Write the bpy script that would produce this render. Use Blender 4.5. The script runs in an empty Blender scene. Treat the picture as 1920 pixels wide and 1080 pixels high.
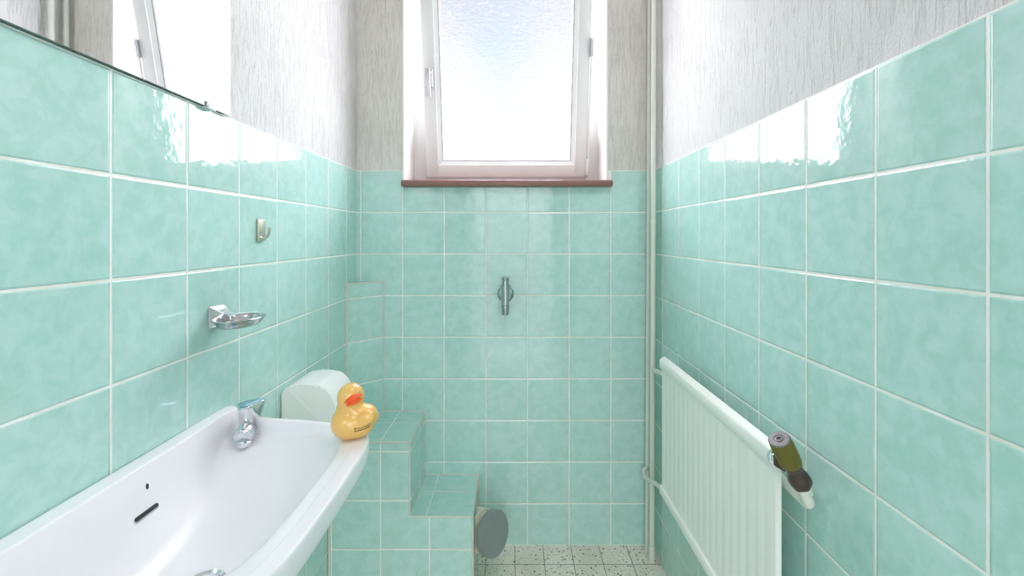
import bpy, bmesh, math, random
from mathutils import Vector, Matrix
from mathutils.bvhtree import BVHTree

random.seed(7)
scene = bpy.context.scene
C = scene.collection
PI = math.pi

# ------------------------------------------------------------------ camera
CAMZ = 1.1115
cam_d = bpy.data.cameras.new('camera')
cam = bpy.data.objects.new('camera', cam_d)
C.objects.link(cam)
cam.location = (0, 0, CAMZ)
cam.rotation_euler = (PI / 2, 0, 0)
cam_d.sensor_width = 36
cam_d.lens = 853 / 1920 * 36
cam_d.shift_y = -96 / 1920
cam_d.clip_start = 0.02
scene.camera = cam

# ------------------------------------------------------------------ colour management
vs = scene.view_settings
scene.display_settings.display_device = 'sRGB'
vs.view_transform = 'Standard'
vs.look = 'None'
vs.exposure = 1.13
vs.gamma = 1.0
vs.use_curve_mapping = False
scene.cycles.use_denoising = True
scene.cycles.max_bounces = 14
scene.cycles.diffuse_bounces = 8
scene.cycles.glossy_bounces = 6
scene.cycles.transmission_bounces = 8
scene.cycles.transparent_max_bounces = 12
scene.cycles.caustics_reflective = False
scene.cycles.caustics_refractive = True
scene.cycles.sample_clamp_indirect = 8.0


def N(nt, kind, **kw):
    n = nt.nodes.new(kind)
    for k, v in kw.items():
        if k.startswith('i_'):
            n.inputs[k[2:].replace('_', ' ')].default_value = v
        else:
            setattr(n, k, v)
    return n


def L(nt, a, b):
    nt.links.new(a, b)


def M(nt, op, a, b=None, c=None, clamp=False):
    n = nt.nodes.new('ShaderNodeMath')
    n.operation = op
    n.use_clamp = clamp
    for i, x in enumerate((a, b, c)):
        if x is None:
            continue
        if isinstance(x, (int, float)):
            n.inputs[i].default_value = x
        else:
            nt.links.new(x, n.inputs[i])
    return n.outputs[0]


def mixc(nt, fac, a, b):
    n = nt.nodes.new('ShaderNodeMix')
    n.data_type = 'RGBA'
    for idx, x in ((0, fac), (6, a), (7, b)):
        if isinstance(x, (int, float, tuple)):
            n.inputs[idx].default_value = x if not isinstance(x, tuple) or len(x) == 4 else (*x, 1)
        else:
            nt.links.new(x, n.inputs[idx])
    return n.outputs[2]


def smooth(nt, x, lo, hi, a=0.0, b=1.0):
    n = nt.nodes.new('ShaderNodeMapRange')
    n.interpolation_type = 'SMOOTHSTEP'
    nt.links.new(x, n.inputs[0])
    for i, v in ((1, lo), (2, hi), (3, a), (4, b)):
        n.inputs[i].default_value = v
    return n.outputs[0]


# ------------------------------------------------------------------ world: cloudy bright sky, blue gaps ahead
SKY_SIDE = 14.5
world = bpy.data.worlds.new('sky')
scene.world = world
world.use_nodes = True
wt = world.node_tree
wt.nodes.clear()
wo = N(wt, 'ShaderNodeOutputWorld')
wb = N(wt, 'ShaderNodeBackground')
L(wt, wb.outputs[0], wo.inputs[0])
tc = N(wt, 'ShaderNodeTexCoord')
sep = N(wt, 'ShaderNodeSeparateXYZ')
L(wt, tc.outputs['Generated'], sep.inputs[0])
n1 = N(wt, 'ShaderNodeTexNoise', i_Scale=7.5, i_Detail=4.0, i_Roughness=0.5, i_Distortion=0.6)
mp = N(wt, 'ShaderNodeMapping')
mp.inputs['Location'].default_value = (0.35, 0.2, 0.13)
mp.inputs['Scale'].default_value = (1.1, 1.0, 0.9)
L(wt, tc.outputs['Generated'], mp.inputs[0])
L(wt, mp.outputs[0], n1.inputs['Vector'])
cloud = smooth(wt, n1.outputs[0], 0.40, 0.55)
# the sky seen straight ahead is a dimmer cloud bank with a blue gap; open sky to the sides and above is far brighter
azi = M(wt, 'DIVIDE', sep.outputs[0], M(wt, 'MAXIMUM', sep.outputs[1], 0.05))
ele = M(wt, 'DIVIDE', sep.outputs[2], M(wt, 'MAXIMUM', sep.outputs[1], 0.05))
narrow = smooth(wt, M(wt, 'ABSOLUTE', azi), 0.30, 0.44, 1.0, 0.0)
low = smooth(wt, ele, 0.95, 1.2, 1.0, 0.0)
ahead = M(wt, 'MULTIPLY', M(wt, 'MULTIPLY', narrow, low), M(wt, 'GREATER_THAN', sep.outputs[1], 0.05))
n2 = N(wt, 'ShaderNodeTexNoise', i_Scale=22.0, i_Detail=3.0, i_Roughness=0.5, i_Distortion=1.0)
L(wt, tc.outputs['Generated'], n2.inputs['Vector'])
wob_ = M(wt, 'MULTIPLY', M(wt, 'SUBTRACT', n2.outputs[0], 0.5), 0.9)
gx = M(wt, 'POWER', M(wt, 'ABSOLUTE', M(wt, 'DIVIDE', M(wt, 'ADD', azi, 0.02), 0.085)), 2.0)
gy = M(wt, 'POWER', M(wt, 'ABSOLUTE', M(wt, 'DIVIDE', M(wt, 'SUBTRACT', ele, 0.425), 0.038)), 2.0)
gap = smooth(wt, M(wt, 'ADD', M(wt, 'ADD', gx, gy), wob_), 0.55, 1.35, 1.0, 0.0)
grey = smooth(wt, M(wt, 'ADD', ele, M(wt, 'MULTIPLY', wob_, 0.12)), 0.455, 0.515)
streak = M(wt, 'MULTIPLY', M(wt, 'SUBTRACT', 1.0, cloud), 0.5)
col = mixc(wt, streak, (1.0, 1.0, 1.0, 1), (0.70, 0.80, 0.97, 1))
col = mixc(wt, M(wt, 'MULTIPLY', gap, 0.9), col, (0.50, 0.74, 0.93, 1))
col = mixc(wt, grey, col, (0.66, 0.66, 0.76, 1))
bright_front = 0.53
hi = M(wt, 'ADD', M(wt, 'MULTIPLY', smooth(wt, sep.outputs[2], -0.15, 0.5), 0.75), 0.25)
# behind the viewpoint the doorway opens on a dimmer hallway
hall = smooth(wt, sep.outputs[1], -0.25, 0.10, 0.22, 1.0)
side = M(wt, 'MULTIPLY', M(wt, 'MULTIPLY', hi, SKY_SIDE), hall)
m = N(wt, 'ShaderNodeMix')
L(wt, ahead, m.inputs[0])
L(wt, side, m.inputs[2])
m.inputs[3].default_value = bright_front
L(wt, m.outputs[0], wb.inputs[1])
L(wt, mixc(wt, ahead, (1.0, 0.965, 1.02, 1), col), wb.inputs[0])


def portal(name, loc, rot, sx, sy):
    d = bpy.data.lights.new(name, 'AREA')
    d.shape = 'RECTANGLE'
    d.size, d.size_y = sx, sy
    d.cycles.is_portal = True
    o = bpy.data.objects.new(name, d)
    C.objects.link(o)
    o.location, o.rotation_euler = loc, rot


portal('window_portal', (-0.025, 1.97, 1.83), (-PI / 2, 0, 0), 0.76, 1.06)
portal('doorway_portal', (0.0, -1.13, 1.0), (PI / 2, 0, 0), 0.80, 2.02)


# ------------------------------------------------------------------ mesh helpers
def link_obj(name, bm, mats, parent=None, smooth_deg=None, loc=None):
    bmesh.ops.recalc_face_normals(bm, faces=bm.faces[:])
    me = bpy.data.meshes.new(name)
    if smooth_deg is not None:
        for f in bm.faces:
            f.smooth = True
        lim = math.radians(smooth_deg)
        for e in bm.edges:
            if len(e.link_faces) == 2:
                e.smooth = e.calc_face_angle(0) < lim
            else:
                e.smooth = False
    bm.to_mesh(me)
    bm.free()
    for m_ in (mats if isinstance(mats, (list, tuple)) else [mats]):
        me.materials.append(m_)
    o = bpy.data.objects.new(name, me)
    C.objects.link(o)
    if parent:
        o.parent = parent
        o.matrix_parent_inverse = parent.matrix_basis.inverted()
    return o


def tag(o, label, cat, group=None):
    o['label'] = label
    o['category'] = cat
    if group:
        o['group'] = group
    return o


def thing(name, loc, label, cat, group=None):
    o = bpy.data.objects.new(name, None)
    C.objects.link(o)
    o.empty_display_size = 0.05
    o.location = loc
    tag(o, label, cat, group)
    return o


def struct(o):
    o['kind'] = 'structure'
    return o


def box(bm, lo, hi, bev=0.0, seg=2, mat=0, M4=None):
    vs_ = [bm.verts.new((x, y, z)) for x in (lo[0], hi[0]) for y in (lo[1], hi[1]) for z in (lo[2], hi[2])]
    idx = [(0, 1, 3, 2), (4, 6, 7, 5), (0, 4, 5, 1), (2, 3, 7, 6), (0, 2, 6, 4), (1, 5, 7, 3)]
    fs = [bm.faces.new([vs_[i] for i in q]) for q in idx]
    for f in fs:
        f.material_index = mat
    geo = vs_
    if bev > 0:
        es = list({e for f in fs for e in f.edges})
        r = bmesh.ops.bevel(bm, geom=es, offset=bev, segments=seg, profile=0.5, affect='EDGES', clamp_overlap=True)
        fset = set(r['faces'])
        for f in fset:
            f.material_index = mat
        geo = list({v for f in fset for v in f.verts} | {v for v in vs_ if v.is_valid})
    if M4 is not None:
        for v in geo:
            v.co = M4 @ v.co
    return geo


def prism(bm, poly, y0, y1, axis='Y', mat=0, M4=None):
    """extrude a 2D polygon (a,b) along an axis"""
    def P(a, b, t):
        if axis == 'Y':
            v = Vector((a, t, b))
        elif axis == 'X':
            v = Vector((t, a, b))
        else:
            v = Vector((a, b, t))
        return M4 @ v if M4 is not None else v
    A = [bm.verts.new(P(a, b, y0)) for a, b in poly]
    B = [bm.verts.new(P(a, b, y1)) for a, b in poly]
    n = len(poly)
    fs = [bm.faces.new(A), bm.faces.new(B[::-1])]
    for i in range(n):
        fs.append(bm.faces.new((A[i], A[(i + 1) % n], B[(i + 1) % n], B[i])))
    for f in fs:
        f.material_index = mat
    return A + B


def catmull(pts, per=8, closed=False):
    pts = [Vector(p) for p in pts]
    n = len(pts)
    out = []
    rng = n if closed else n - 1
    for i in range(rng):
        if closed:
            p0, p1, p2, p3 = pts[(i - 1) % n], pts[i], pts[(i + 1) % n], pts[(i + 2) % n]
        else:
            p0, p1, p2, p3 = pts[max(i - 1, 0)], pts[i], pts[i + 1], pts[min(i + 2, n - 1)]
        for k in range(per):
            t = k / per
            out.append(0.5 * ((2 * p1) + (-p0 + p2) * t + (2 * p0 - 5 * p1 + 4 * p2 - p3) * t * t
                              + (-p0 + 3 * p1 - 3 * p2 + p3) * t * t * t))
    if not closed:
        out.append(pts[-1])
    return out


def tube(bm, pts, r, seg=20, caps=True):
    pts = [Vector(p) for p in pts]
    rings = []
    up = None
    for i, p in enumerate(pts):
        t = (pts[min(i + 1, len(pts) - 1)] - pts[max(i - 1, 0)]).normalized()
        if up is None:
            a = Vector((0, 0, 1)) if abs(t.z) < 0.9 else Vector((1, 0, 0))
            up = (a - t * a.dot(t)).normalized()
        else:
            up = (up - t * up.dot(t)).normalized()
        s = t.cross(up)
        rr = r[i] if isinstance(r, (list, tuple)) else r
        rings.append([bm.verts.new(p + (up * math.cos(2 * PI * k / seg) + s * math.sin(2 * PI * k / seg)) * rr)
                      for k in range(seg)])
    for a, b in zip(rings, rings[1:]):
        for k in range(seg):
            bm.faces.new((a[k], a[(k + 1) % seg], b[(k + 1) % seg], b[k]))
    if caps:
        bm.faces.new(rings[0][::-1])
        bm.faces.new(rings[-1])


def lathe(bm, prof, M4=None, seg=40, mod=None, mat=0):
    """prof: list of (r, h); closes at both ends with a fan/ngon"""
    rings = []
    allv = []
    for r, h in prof:
        ring = []
        for k in range(seg):
            a = 2 * PI * k / seg
            rr = r * (mod(a, r, h) if mod else 1)
            v = Vector((rr * math.cos(a), rr * math.sin(a), h))
            if M4 is not None:
                v = M4 @ v
            ring.append(bm.verts.new(v))
        rings.append(ring)
        allv += ring
    for a, b in zip(rings, rings[1:]):
        for k in range(seg):
            f = bm.faces.new((a[k], a[(k + 1) % seg], b[(k + 1) % seg], b[k]))
            f.material_index = mat
    for rr in (rings[0][::-1], rings[-1]):
        f = bm.faces.new(rr)
        f.material_index = mat
    return allv


def frame_mat(origin, zdir, xhint=(1, 0, 0)):
    z = Vector(zdir).normalized()
    x = Vector(xhint)
    x = (x - z * x.dot(z)).normalized()
    y = z.cross(x)
    m_ = Matrix((x, y, z)).transposed().to_4x4()
    m_.translation = Vector(origin)
    return m_


def px(x, y, d):
    """point seen at photograph pixel (x, y) at distance d in front of the viewpoint plane"""
    return Vector(((x - 960) * d / 853, d, CAMZ + (444 - y) * d / 853))


# ------------------------------------------------------------------ materials
def base_mat(name):
    m_ = bpy.data.materials.new(name)
    m_.use_nodes = True
    nt = m_.node_tree
    p = nt.nodes['Principled BSDF']
    return m_, nt, p


def simple(name, col, rough=0.4, metal=0.0, spec=0.5, noise=0.0, nscale=30, coat=0.0, bump=0.0, bscale=200):
    m_, nt, p = base_mat(name)
    p.inputs['Roughness'].default_value = rough
    p.inputs['Metallic'].default_value = metal
    p.inputs['Specular IOR Level'].default_value = spec
    p.inputs['Coat Weight'].default_value = coat
    p.inputs['Coat Roughness'].default_value = 0.05
    t = N(nt, 'ShaderNodeTexCoord')
    nz = N(nt, 'ShaderNodeTexNoise', i_Scale=nscale, i_Detail=5.0)
    L(nt, t.outputs['Object'], nz.inputs['Vector'])
    c2 = tuple(max(0, c * (1 - noise)) for c in col)
    L(nt, mixc(nt, nz.outputs[0], (*col, 1), (*c2, 1)), p.inputs['Base Color'])
    if bump > 0:
        nb = N(nt, 'ShaderNodeTexNoise', i_Scale=bscale, i_Detail=3.0)
        L(nt, t.outputs['Object'], nb.inputs['Vector'])
        b = N(nt, 'ShaderNodeBump', i_Strength=1.0, i_Distance=bump)
        L(nt, nb.outputs[0], b.inputs['Height'])
        L(nt, b.outputs[0], p.inputs['Normal'])
    return m_


TILE_A = (0.408, 0.652, 0.588)
TILE_B = (0.505, 0.715, 0.680)
GROUT = (0.90, 0.90, 0.87)


def tile_material(name, ua, va, u0, v0, pitch=0.15, grout=0.0018):
    """glazed mint wall tiles; ua/va are the object axes (0,1,2) of the tile grid, or a direction vector"""
    m_, nt, p = base_mat(name)
    t = N(nt, 'ShaderNodeTexCoord')
    s = N(nt, 'ShaderNodeSeparateXYZ')
    L(nt, t.outputs['Object'], s.inputs[0])

    def axis(a):
        if isinstance(a, int):
            return s.outputs[a]
        d = N(nt, 'ShaderNodeVectorMath', operation='DOT_PRODUCT')
        L(nt, t.outputs['Object'], d.inputs[0])
        d.inputs[1].default_value = a
        return d.outputs['Value']
    res = []
    cells = []
    local = []
    for a, o in ((axis(ua), u0), (axis(va), v0)):
        q = M(nt, 'DIVIDE', M(nt, 'SUBTRACT', a, o), pitch)
        fr = M(nt, 'FRACT', q)
        cells.append(M(nt, 'FLOOR', q))
        local.append(M(nt, 'SUBTRACT', fr, 0.5))
        res.append(M(nt, 'MULTIPLY', M(nt, 'MINIMUM', fr, M(nt, 'SUBTRACT', 1.0, fr)), pitch))
    wob = N(nt, 'ShaderNodeTexNoise', i_Scale=90.0, i_Detail=2.0)
    L(nt, t.outputs['Object'], wob.inputs['Vector'])
    dist = M(nt, 'ADD', M(nt, 'MINIMUM', res[0], res[1]), M(nt, 'MULTIPLY', M(nt, 'SUBTRACT', wob.outputs[0], 0.5), 0.0012))
    is_tile = smooth(nt, dist, grout - 0.0003, grout + 0.0003)
    cid = N(nt, 'ShaderNodeCombineXYZ')
    L(nt, cells[0], cid.inputs[0])
    L(nt, cells[1], cid.inputs[1])
    wn = N(nt, 'ShaderNodeTexWhiteNoise', noise_dimensions='3D')
    L(nt, cid.outputs[0], wn.inputs['Vector'])
    sc_ = N(nt, 'ShaderNodeSeparateColor')
    L(nt, wn.outputs['Color'], sc_.inputs[0])
    # cloudy glaze, shifted per tile
    off = N(nt, 'ShaderNodeVectorMath', operation='MULTIPLY_ADD')
    L(nt, wn.outputs['Color'], off.inputs[0])
    off.inputs[1].default_value = (3, 3, 3)
    L(nt, t.outputs['Object'], off.inputs[2])
    cl = N(nt, 'ShaderNodeTexNoise', i_Scale=34.0, i_Detail=7.0, i_Roughness=0.62, i_Distortion=0.5)
    L(nt, off.outputs[0], cl.inputs['Vector'])
    fac = M(nt, 'ADD', smooth(nt, cl.outputs[0], 0.30, 0.70), M(nt, 'MULTIPLY', M(nt, 'SUBTRACT', sc_.outputs[0], 0.5), 0.28), clamp=True)
    tcol = mixc(nt, fac, (*TILE_A, 1), (*TILE_B, 1))
    gn = N(nt, 'ShaderNodeTexNoise', i_Scale=14.0, i_Detail=4.0)
    L(nt, t.outputs['Object'], gn.inputs['Vector'])
    gcol = mixc(nt, smooth(nt, gn.outputs[0], 0.35, 0.7), (*GROUT, 1), (0.81, 0.79, 0.72, 1))
    L(nt, mixc(nt, is_tile, gcol, tcol), p.inputs['Base Color'])
    L(nt, M(nt, 'SUBTRACT', 0.55, M(nt, 'MULTIPLY', is_tile, 0.51)), p.inputs['Roughness'])
    p.inputs['Specular IOR Level'].default_value = 0.62
    # relief: pillowed edge, orange-peel glaze, faint per-tile tilt
    edge = smooth(nt, dist, grout - 0.0006, grout + 0.0028, 0.0, 0.0009)
    w1 = N(nt, 'ShaderNodeTexNoise', i_Scale=75.0, i_Detail=2.0, i_Roughness=0.45)
    L(nt, off.outputs[0], w1.inputs['Vector'])
    w2 = N(nt, 'ShaderNodeTexNoise', i_Scale=22.0, i_Detail=1.0)
    L(nt, off.outputs[0], w2.inputs['Vector'])
    h = M(nt, 'ADD', edge, M(nt, 'MULTIPLY', w1.outputs[0], 0.00022))
    h = M(nt, 'ADD', h, M(nt, 'MULTIPLY', w2.outputs[0], 0.00040))
    tx = M(nt, 'MULTIPLY', M(nt, 'MULTIPLY', M(nt, 'SUBTRACT', sc_.outputs[1], 0.5), local[0]), 0.0012)
    ty = M(nt, 'MULTIPLY', M(nt, 'MULTIPLY', M(nt, 'SUBTRACT', sc_.outputs[2], 0.5), local[1]), 0.0012)
    h = M(nt, 'ADD', h, M(nt, 'ADD', tx, ty))
    b = N(nt, 'ShaderNodeBump', i_Strength=1.0, i_Distance=1.0)
    L(nt, h, b.inputs['Height'])
    L(nt, b.outputs[0], p.inputs['Normal'])
    return m_


def plaster_material(name, ua, col=(0.79, 0.775, 0.765)):
    m_, nt, p = base_mat(name)
    p.inputs['Roughness'].default_value = 0.75
    p.inputs['Specular IOR Level'].default_value = 0.35
    t = N(nt, 'ShaderNodeTexCoord')
    mp_ = N(nt, 'ShaderNodeMapping')
    mp_.inputs['Scale'].default_value = (1, 1, 0.13)
    L(nt, t.outputs['Object'], mp_.inputs[0])
    g = N(nt, 'ShaderNodeTexNoise', i_Scale=130.0, i_Detail=3.0, i_Roughness=0.6, i_Distortion=0.8)
    L(nt, mp_.outputs[0], g.inputs['Vector'])
    f = N(nt, 'ShaderNodeTexNoise', i_Scale=260.0, i_Detail=3.0)
    L(nt, t.outputs['Object'], f.inputs['Vector'])
    big = N(nt, 'ShaderNodeTexNoise', i_Scale=5.0, i_Detail=4.0)
    L(nt, t.outputs['Object'], big.inputs['Vector'])
    groove = smooth(nt, g.outputs[0], 0.34, 0.50)
    h = M(nt, 'ADD', M(nt, 'MULTIPLY', groove, 0.0011), M(nt, 'MULTIPLY', f.outputs[0], 0.0010))
    b = N(nt, 'ShaderNodeBump', i_Strength=1.0, i_Distance=1.1)
    L(nt, h, b.inputs['Height'])
    L(nt, b.outputs[0], p.inputs['Normal'])
    c1 = mixc(nt, smooth(nt, big.outputs[0], 0.35, 0.65), (*col, 1), (col[0] * 0.93, col[1] * 0.93, col[2] * 0.92, 1))
    # dirt specks that sit in the texture
    sp = N(nt, 'ShaderNodeTexNoise', i_Scale=95.0, i_Detail=2.0)
    mp2 = N(nt, 'ShaderNodeMapping')
    mp2.inputs['Scale'].default_value = (1, 1, 0.4)
    L(nt, t.outputs['Object'], mp2.inputs[0])
    L(nt, mp2.outputs[0], sp.inputs['Vector'])
    spf = smooth(nt, sp.outputs[0], 0.70, 0.78, 0.0, 0.55)
    c2 = mixc(nt, spf, c1, (0.33, 0.31, 0.28, 1))
    c3 = mixc(nt, M(nt, 'MULTIPLY', M(nt, 'SUBTRACT', 1.0, groove), 0.27), c2, (0.5, 0.47, 0.45, 1))
    L(nt, c3, p.inputs['Base Color'])
    return m_


def terrazzo_material():
    m_, nt, p = base_mat('terrazzo')
    t = N(nt, 'ShaderNodeTexCoord')
    s = N(nt, 'ShaderNodeSeparateXYZ')
    L(nt, t.outputs['Object'], s.inputs[0])
    ds = []
    for a, o in ((s.outputs[0], 0.0105), (s.outputs[1], 1.643)):
        fr = M(nt, 'FRACT', M(nt, 'DIVIDE', M(nt, 'SUBTRACT', a, o), 0.1))
        ds.append(M(nt, 'MULTIPLY', M(nt, 'MINIMUM', fr, M(nt, 'SUBTRACT', 1.0, fr)), 0.1))
    dist = M(nt, 'MINIMUM', ds[0], ds[1])
    joint = smooth(nt, dist, 0.0007, 0.0014)
    v = N(nt, 'ShaderNodeTexVoronoi', i_Scale=260.0)
    L(nt, t.outputs['Object'], v.inputs['Vector'])
    v2 = N(nt, 'ShaderNodeTexVoronoi', i_Scale=120.0)
    L(nt, t.outputs['Object'], v2.inputs['Vector'])
    s1 = N(nt, 'ShaderNodeSeparateColor')
    L(nt, v.outputs['Color'], s1.inputs[0])
    s2 = N(nt, 'ShaderNodeSeparateColor')
    L(nt, v2.outputs['Color'], s2.inputs[0])
    nz = N(nt, 'ShaderNodeTexNoise', i_Scale=9.0, i_Detail=5.0)
    L(nt, t.outputs['Object'], nz.inputs['Vector'])
    base = mixc(nt, smooth(nt, nz.outputs[0], 0.35, 0.7), (0.86, 0.78, 0.70, 1), (0.72, 0.64, 0.55, 1))
    base = mixc(nt, M(nt, 'MULTIPLY', s1.outputs[1], 0.35), base, (0.80, 0.78, 0.70, 1))
    dark = M(nt, 'MULTIPLY', M(nt, 'GREATER_THAN', s1.outputs[0], 0.72), smooth(nt, v.outputs['Distance'], 0.42, 0.30))
    base = mixc(nt, M(nt, 'MULTIPLY', dark, 0.85), base, (0.085, 0.08, 0.07, 1))
    dark2 = M(nt, 'MULTIPLY', M(nt, 'GREATER_THAN', s2.outputs[0], 0.86), smooth(nt, v2.outputs['Distance'], 0.42, 0.34))
    base = mixc(nt, M(nt, 'MULTIPLY', dark2, 0.9), base, (0.06, 0.055, 0.05, 1))
    L(nt, mixc(nt, joint, (0.13, 0.12, 0.10, 1), base), p.inputs['Base Color'])
    p.inputs['Roughness'].default_value = 0.45
    b = N(nt, 'ShaderNodeBump', i_Strength=0.6, i_Distance=0.001)
    L(nt, joint, b.inputs['Height'])
    L(nt, b.outputs[0], p.inputs['Normal'])
    return m_


def glass_material():
    """rippled obscure glass: part clear, part refracting through a hammered relief"""
    m_, nt, p = base_mat('obscure_glass')
    nt.nodes.remove(p)
    out = nt.nodes['Material Output']
    t = N(nt, 'ShaderNodeTexCoord')
    mp_ = N(nt, 'ShaderNodeMapping')
    mp_.inputs['Scale'].default_value = (0.7, 1, 1.25)
    L(nt, t.outputs['Object'], mp_.inputs[0])
    v = N(nt, 'ShaderNodeTexVoronoi', feature='SMOOTH_F1', i_Scale=75.0)
    L(nt, mp_.outputs[0], v.inputs['Vector'])
    n_ = N(nt, 'ShaderNodeTexNoise', i_Scale=60.0, i_Detail=4.0, i_Distortion=1.2)
    L(nt, mp_.outputs[0], n_.inputs['Vector'])
    h = M(nt, 'ADD', M(nt, 'MULTIPLY', v.outputs['Distance'], 0.0019), M(nt, 'MULTIPLY', n_.outputs[0], 0.0026))
    b = N(nt, 'ShaderNodeBump', i_Strength=1.0, i_Distance=1.0)
    L(nt, h, b.inputs['Height'])
    tr = N(nt, 'ShaderNodeBsdfTransparent')
    tr.inputs[0].default_value = (0.98, 0.99, 1.0, 1)
    rf = N(nt, 'ShaderNodeBsdfRefraction', i_IOR=1.35, i_Roughness=0.03)
    rf.inputs[0].default_value = (0.98, 0.99, 1.0, 1)
    L(nt, b.outputs[0], rf.inputs['Normal'])
    gl = N(nt, 'ShaderNodeBsdfGlossy', i_Roughness=0.08)
    L(nt, b.outputs[0], gl.inputs['Normal'])
    mx = N(nt, 'ShaderNodeMixShader', i_Fac=0.72)
    L(nt, tr.outputs[0], mx.inputs[1])
    L(nt, rf.outputs[0], mx.inputs[2])
    mg = N(nt, 'ShaderNodeMixShader', i_Fac=0.05)
    L(nt, mx.outputs[0], mg.inputs[1])
    L(nt, gl.outputs[0], mg.inputs[2])
    L(nt, mg.outputs[0], out.inputs['Surface'])
    return m_


M_tileX = tile_material('tile_side', 1, 2, 0.645, 0.0)
M_tileR = tile_material('tile_right', 1, 2, 0.4856, 0.0)
M_tileB = tile_material('tile_back', 0, 2, 0.056, 0.0)
M_plasX = plaster_material('plaster_side', 1, (0.70, 0.69, 0.695))
M_plasB = plaster_material('plaster_back', 0, (0.71, 0.69, 0.655))
M_reveal = simple('reveal_paint', (0.88, 0.86, 0.83), rough=0.6, noise=0.05, nscale=6, bump=0.0006, bscale=120)
M_floor = terrazzo_material()
M_ceil = simple('ceiling_paint', (0.85, 0.84, 0.82), rough=0.8, noise=0.03)
M_sill = simple('sill_brown', (0.30, 0.155, 0.125), rough=0.28, noise=0.35, nscale=45)
M_pvc = simple('window_white', (0.80, 0.80, 0.81), rough=0.35, noise=0.03)
M_gasket = simple('gasket', (0.12, 0.12, 0.13), rough=0.6)
M_glass = glass_material()
M_porc = simple('porcelain', (0.85, 0.845, 0.88), rough=0.22, spec=0.28, noise=0.01)
M_chrome = simple('chrome', (0.78, 0.80, 0.83), rough=0.09, metal=1.0, noise=0.08, nscale=60)
M_dull = simple('dull_chrome', (0.58, 0.62, 0.62), rough=0.15, metal=1.0, noise=0.25, nscale=90)
M_cham = simple('aged_metal', (0.66, 0.64, 0.54), rough=0.35, metal=0.85, noise=0.15, nscale=120)
M_alu = simple('satin_metal', (0.62, 0.62, 0.66), rough=0.3, metal=0.9, noise=0.06)
M_blue = simple('blue_cap', (0.10, 0.30, 0.46), rough=0.08, spec=0.7, coat=0.8)
M_dark = simple('dark_hollow', (0.03, 0.03, 0.032), rough=0.5)
M_rad = simple('radiator_enamel', (0.92, 0.92, 0.885), rough=0.3, noise=0.04, nscale=12, bump=0.0001, bscale=300)
M_pipe = simple('pipe_paint', (0.74, 0.75, 0.69), rough=0.35, noise=0.12, nscale=35, bump=0.0003, bscale=120)
M_olive = simple('olive_plastic', (0.145, 0.130, 0.020), rough=0.45, spec=0.3, noise=0.15, nscale=80)
M_brown = simple('brown_brass', (0.085, 0.055, 0.045), rough=0.4, metal=0.2, noise=0.4, nscale=70)
M_capgrey = simple('grey_plastic', (0.235, 0.27, 0.265), rough=0.38, noise=0.06)
M_knobtop = simple('knob_disc', (0.20, 0.19, 0.195), rough=0.35, metal=0.3, noise=0.2, nscale=150)
M_ivory = simple('ivory_plastic', (0.70, 0.68, 0.56), rough=0.4, noise=0.18, nscale=35)
M_paper = simple('dispenser_plastic', (0.90, 0.895, 0.885), rough=0.28, noise=0.02)
M_caulk = simple('grout_bead', (0.70, 0.69, 0.62), rough=0.6, noise=0.2, nscale=30)
M_duck = simple('yellow_rubber', (0.85, 0.50, 0.135), rough=0.3, spec=0.5, coat=0.5, noise=0.04, nscale=20)
M_beak = simple('orange_rubber', (0.88, 0.10, 0.02), rough=0.3)
M_ink = simple('black_ink', (0.06, 0.045, 0.03), rough=0.5)
M_eye = simple('eye_white', (0.80, 0.72, 0.45), rough=0.3)
M_gedge = simple('mirror_glass_edge', (0.16, 0.27, 0.24), rough=0.15, spec=0.8)
M_mirror = simple('mirror_silver', (0.94, 0.955, 0.96), rough=0.0, metal=1.0)
M_clip = simple('clear_clip', (0.72, 0.78, 0.79), rough=0.1, spec=0.8)
M_fill_lamp, _nt, _p = base_mat('fill_lamp_glass')
_p.inputs['Base Color'].default_value = (0.9, 0.9, 0.88, 1)
_p.inputs['Emission Color'].default_value = (1.0, 0.95, 0.93, 1)
FILL_LAMP_E = 10.5  # glow strength of the added, unseen fill lamp
_p.inputs['Emission Strength'].default_value = FILL_LAMP_E

# ------------------------------------------------------------------ the room
ZT, ZC = 1.3505, 2.50        # top of the tiling, ceiling
YB, YF = 1.64, -1.10         # back wall face, wall behind the viewpoint
XR = 0.508


def XL(y):
    return -0.5738 + 0.0075 * y


PS = 0.003                    # tiles stand this far proud of the plaster
bm = bmesh.new()
box(bm, (-0.75, YF - 0.15, -0.10), (0.70, 2.05, 0.0))
struct(link_obj('floor', bm, M_floor))
bm = bmesh.new()
box(bm, (-0.75, YF - 0.15, ZC), (0.70, 2.05, ZC + 0.1))
struct(link_obj('ceiling', bm, M_ceil))

bm = bmesh.new()
prism(bm, [(XL(YF), YF - 0.14), (XL(YB), YB), (-0.72, YB), (-0.72, YF - 0.14)], 0.0, ZT, 'Z', mat=0)
prism(bm, [(XL(YF) - PS, YF - 0.14), (XL(YB) - PS, YB), (-0.72, YB), (-0.72, YF - 0.14)], ZT, ZC, 'Z', mat=1)
struct(link_obj('wall_left', bm, [M_tileX, M_plasX]))
bm = bmesh.new()
box(bm, (XR, YF - 0.14, 0), (0.66, YB, ZT), mat=0)
box(bm, (XR + PS, YF - 0.14, ZT), (0.66, YB, ZC), mat=1)
struct(link_obj('wall_right', bm, [M_tileR, M_plasX]))

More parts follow.
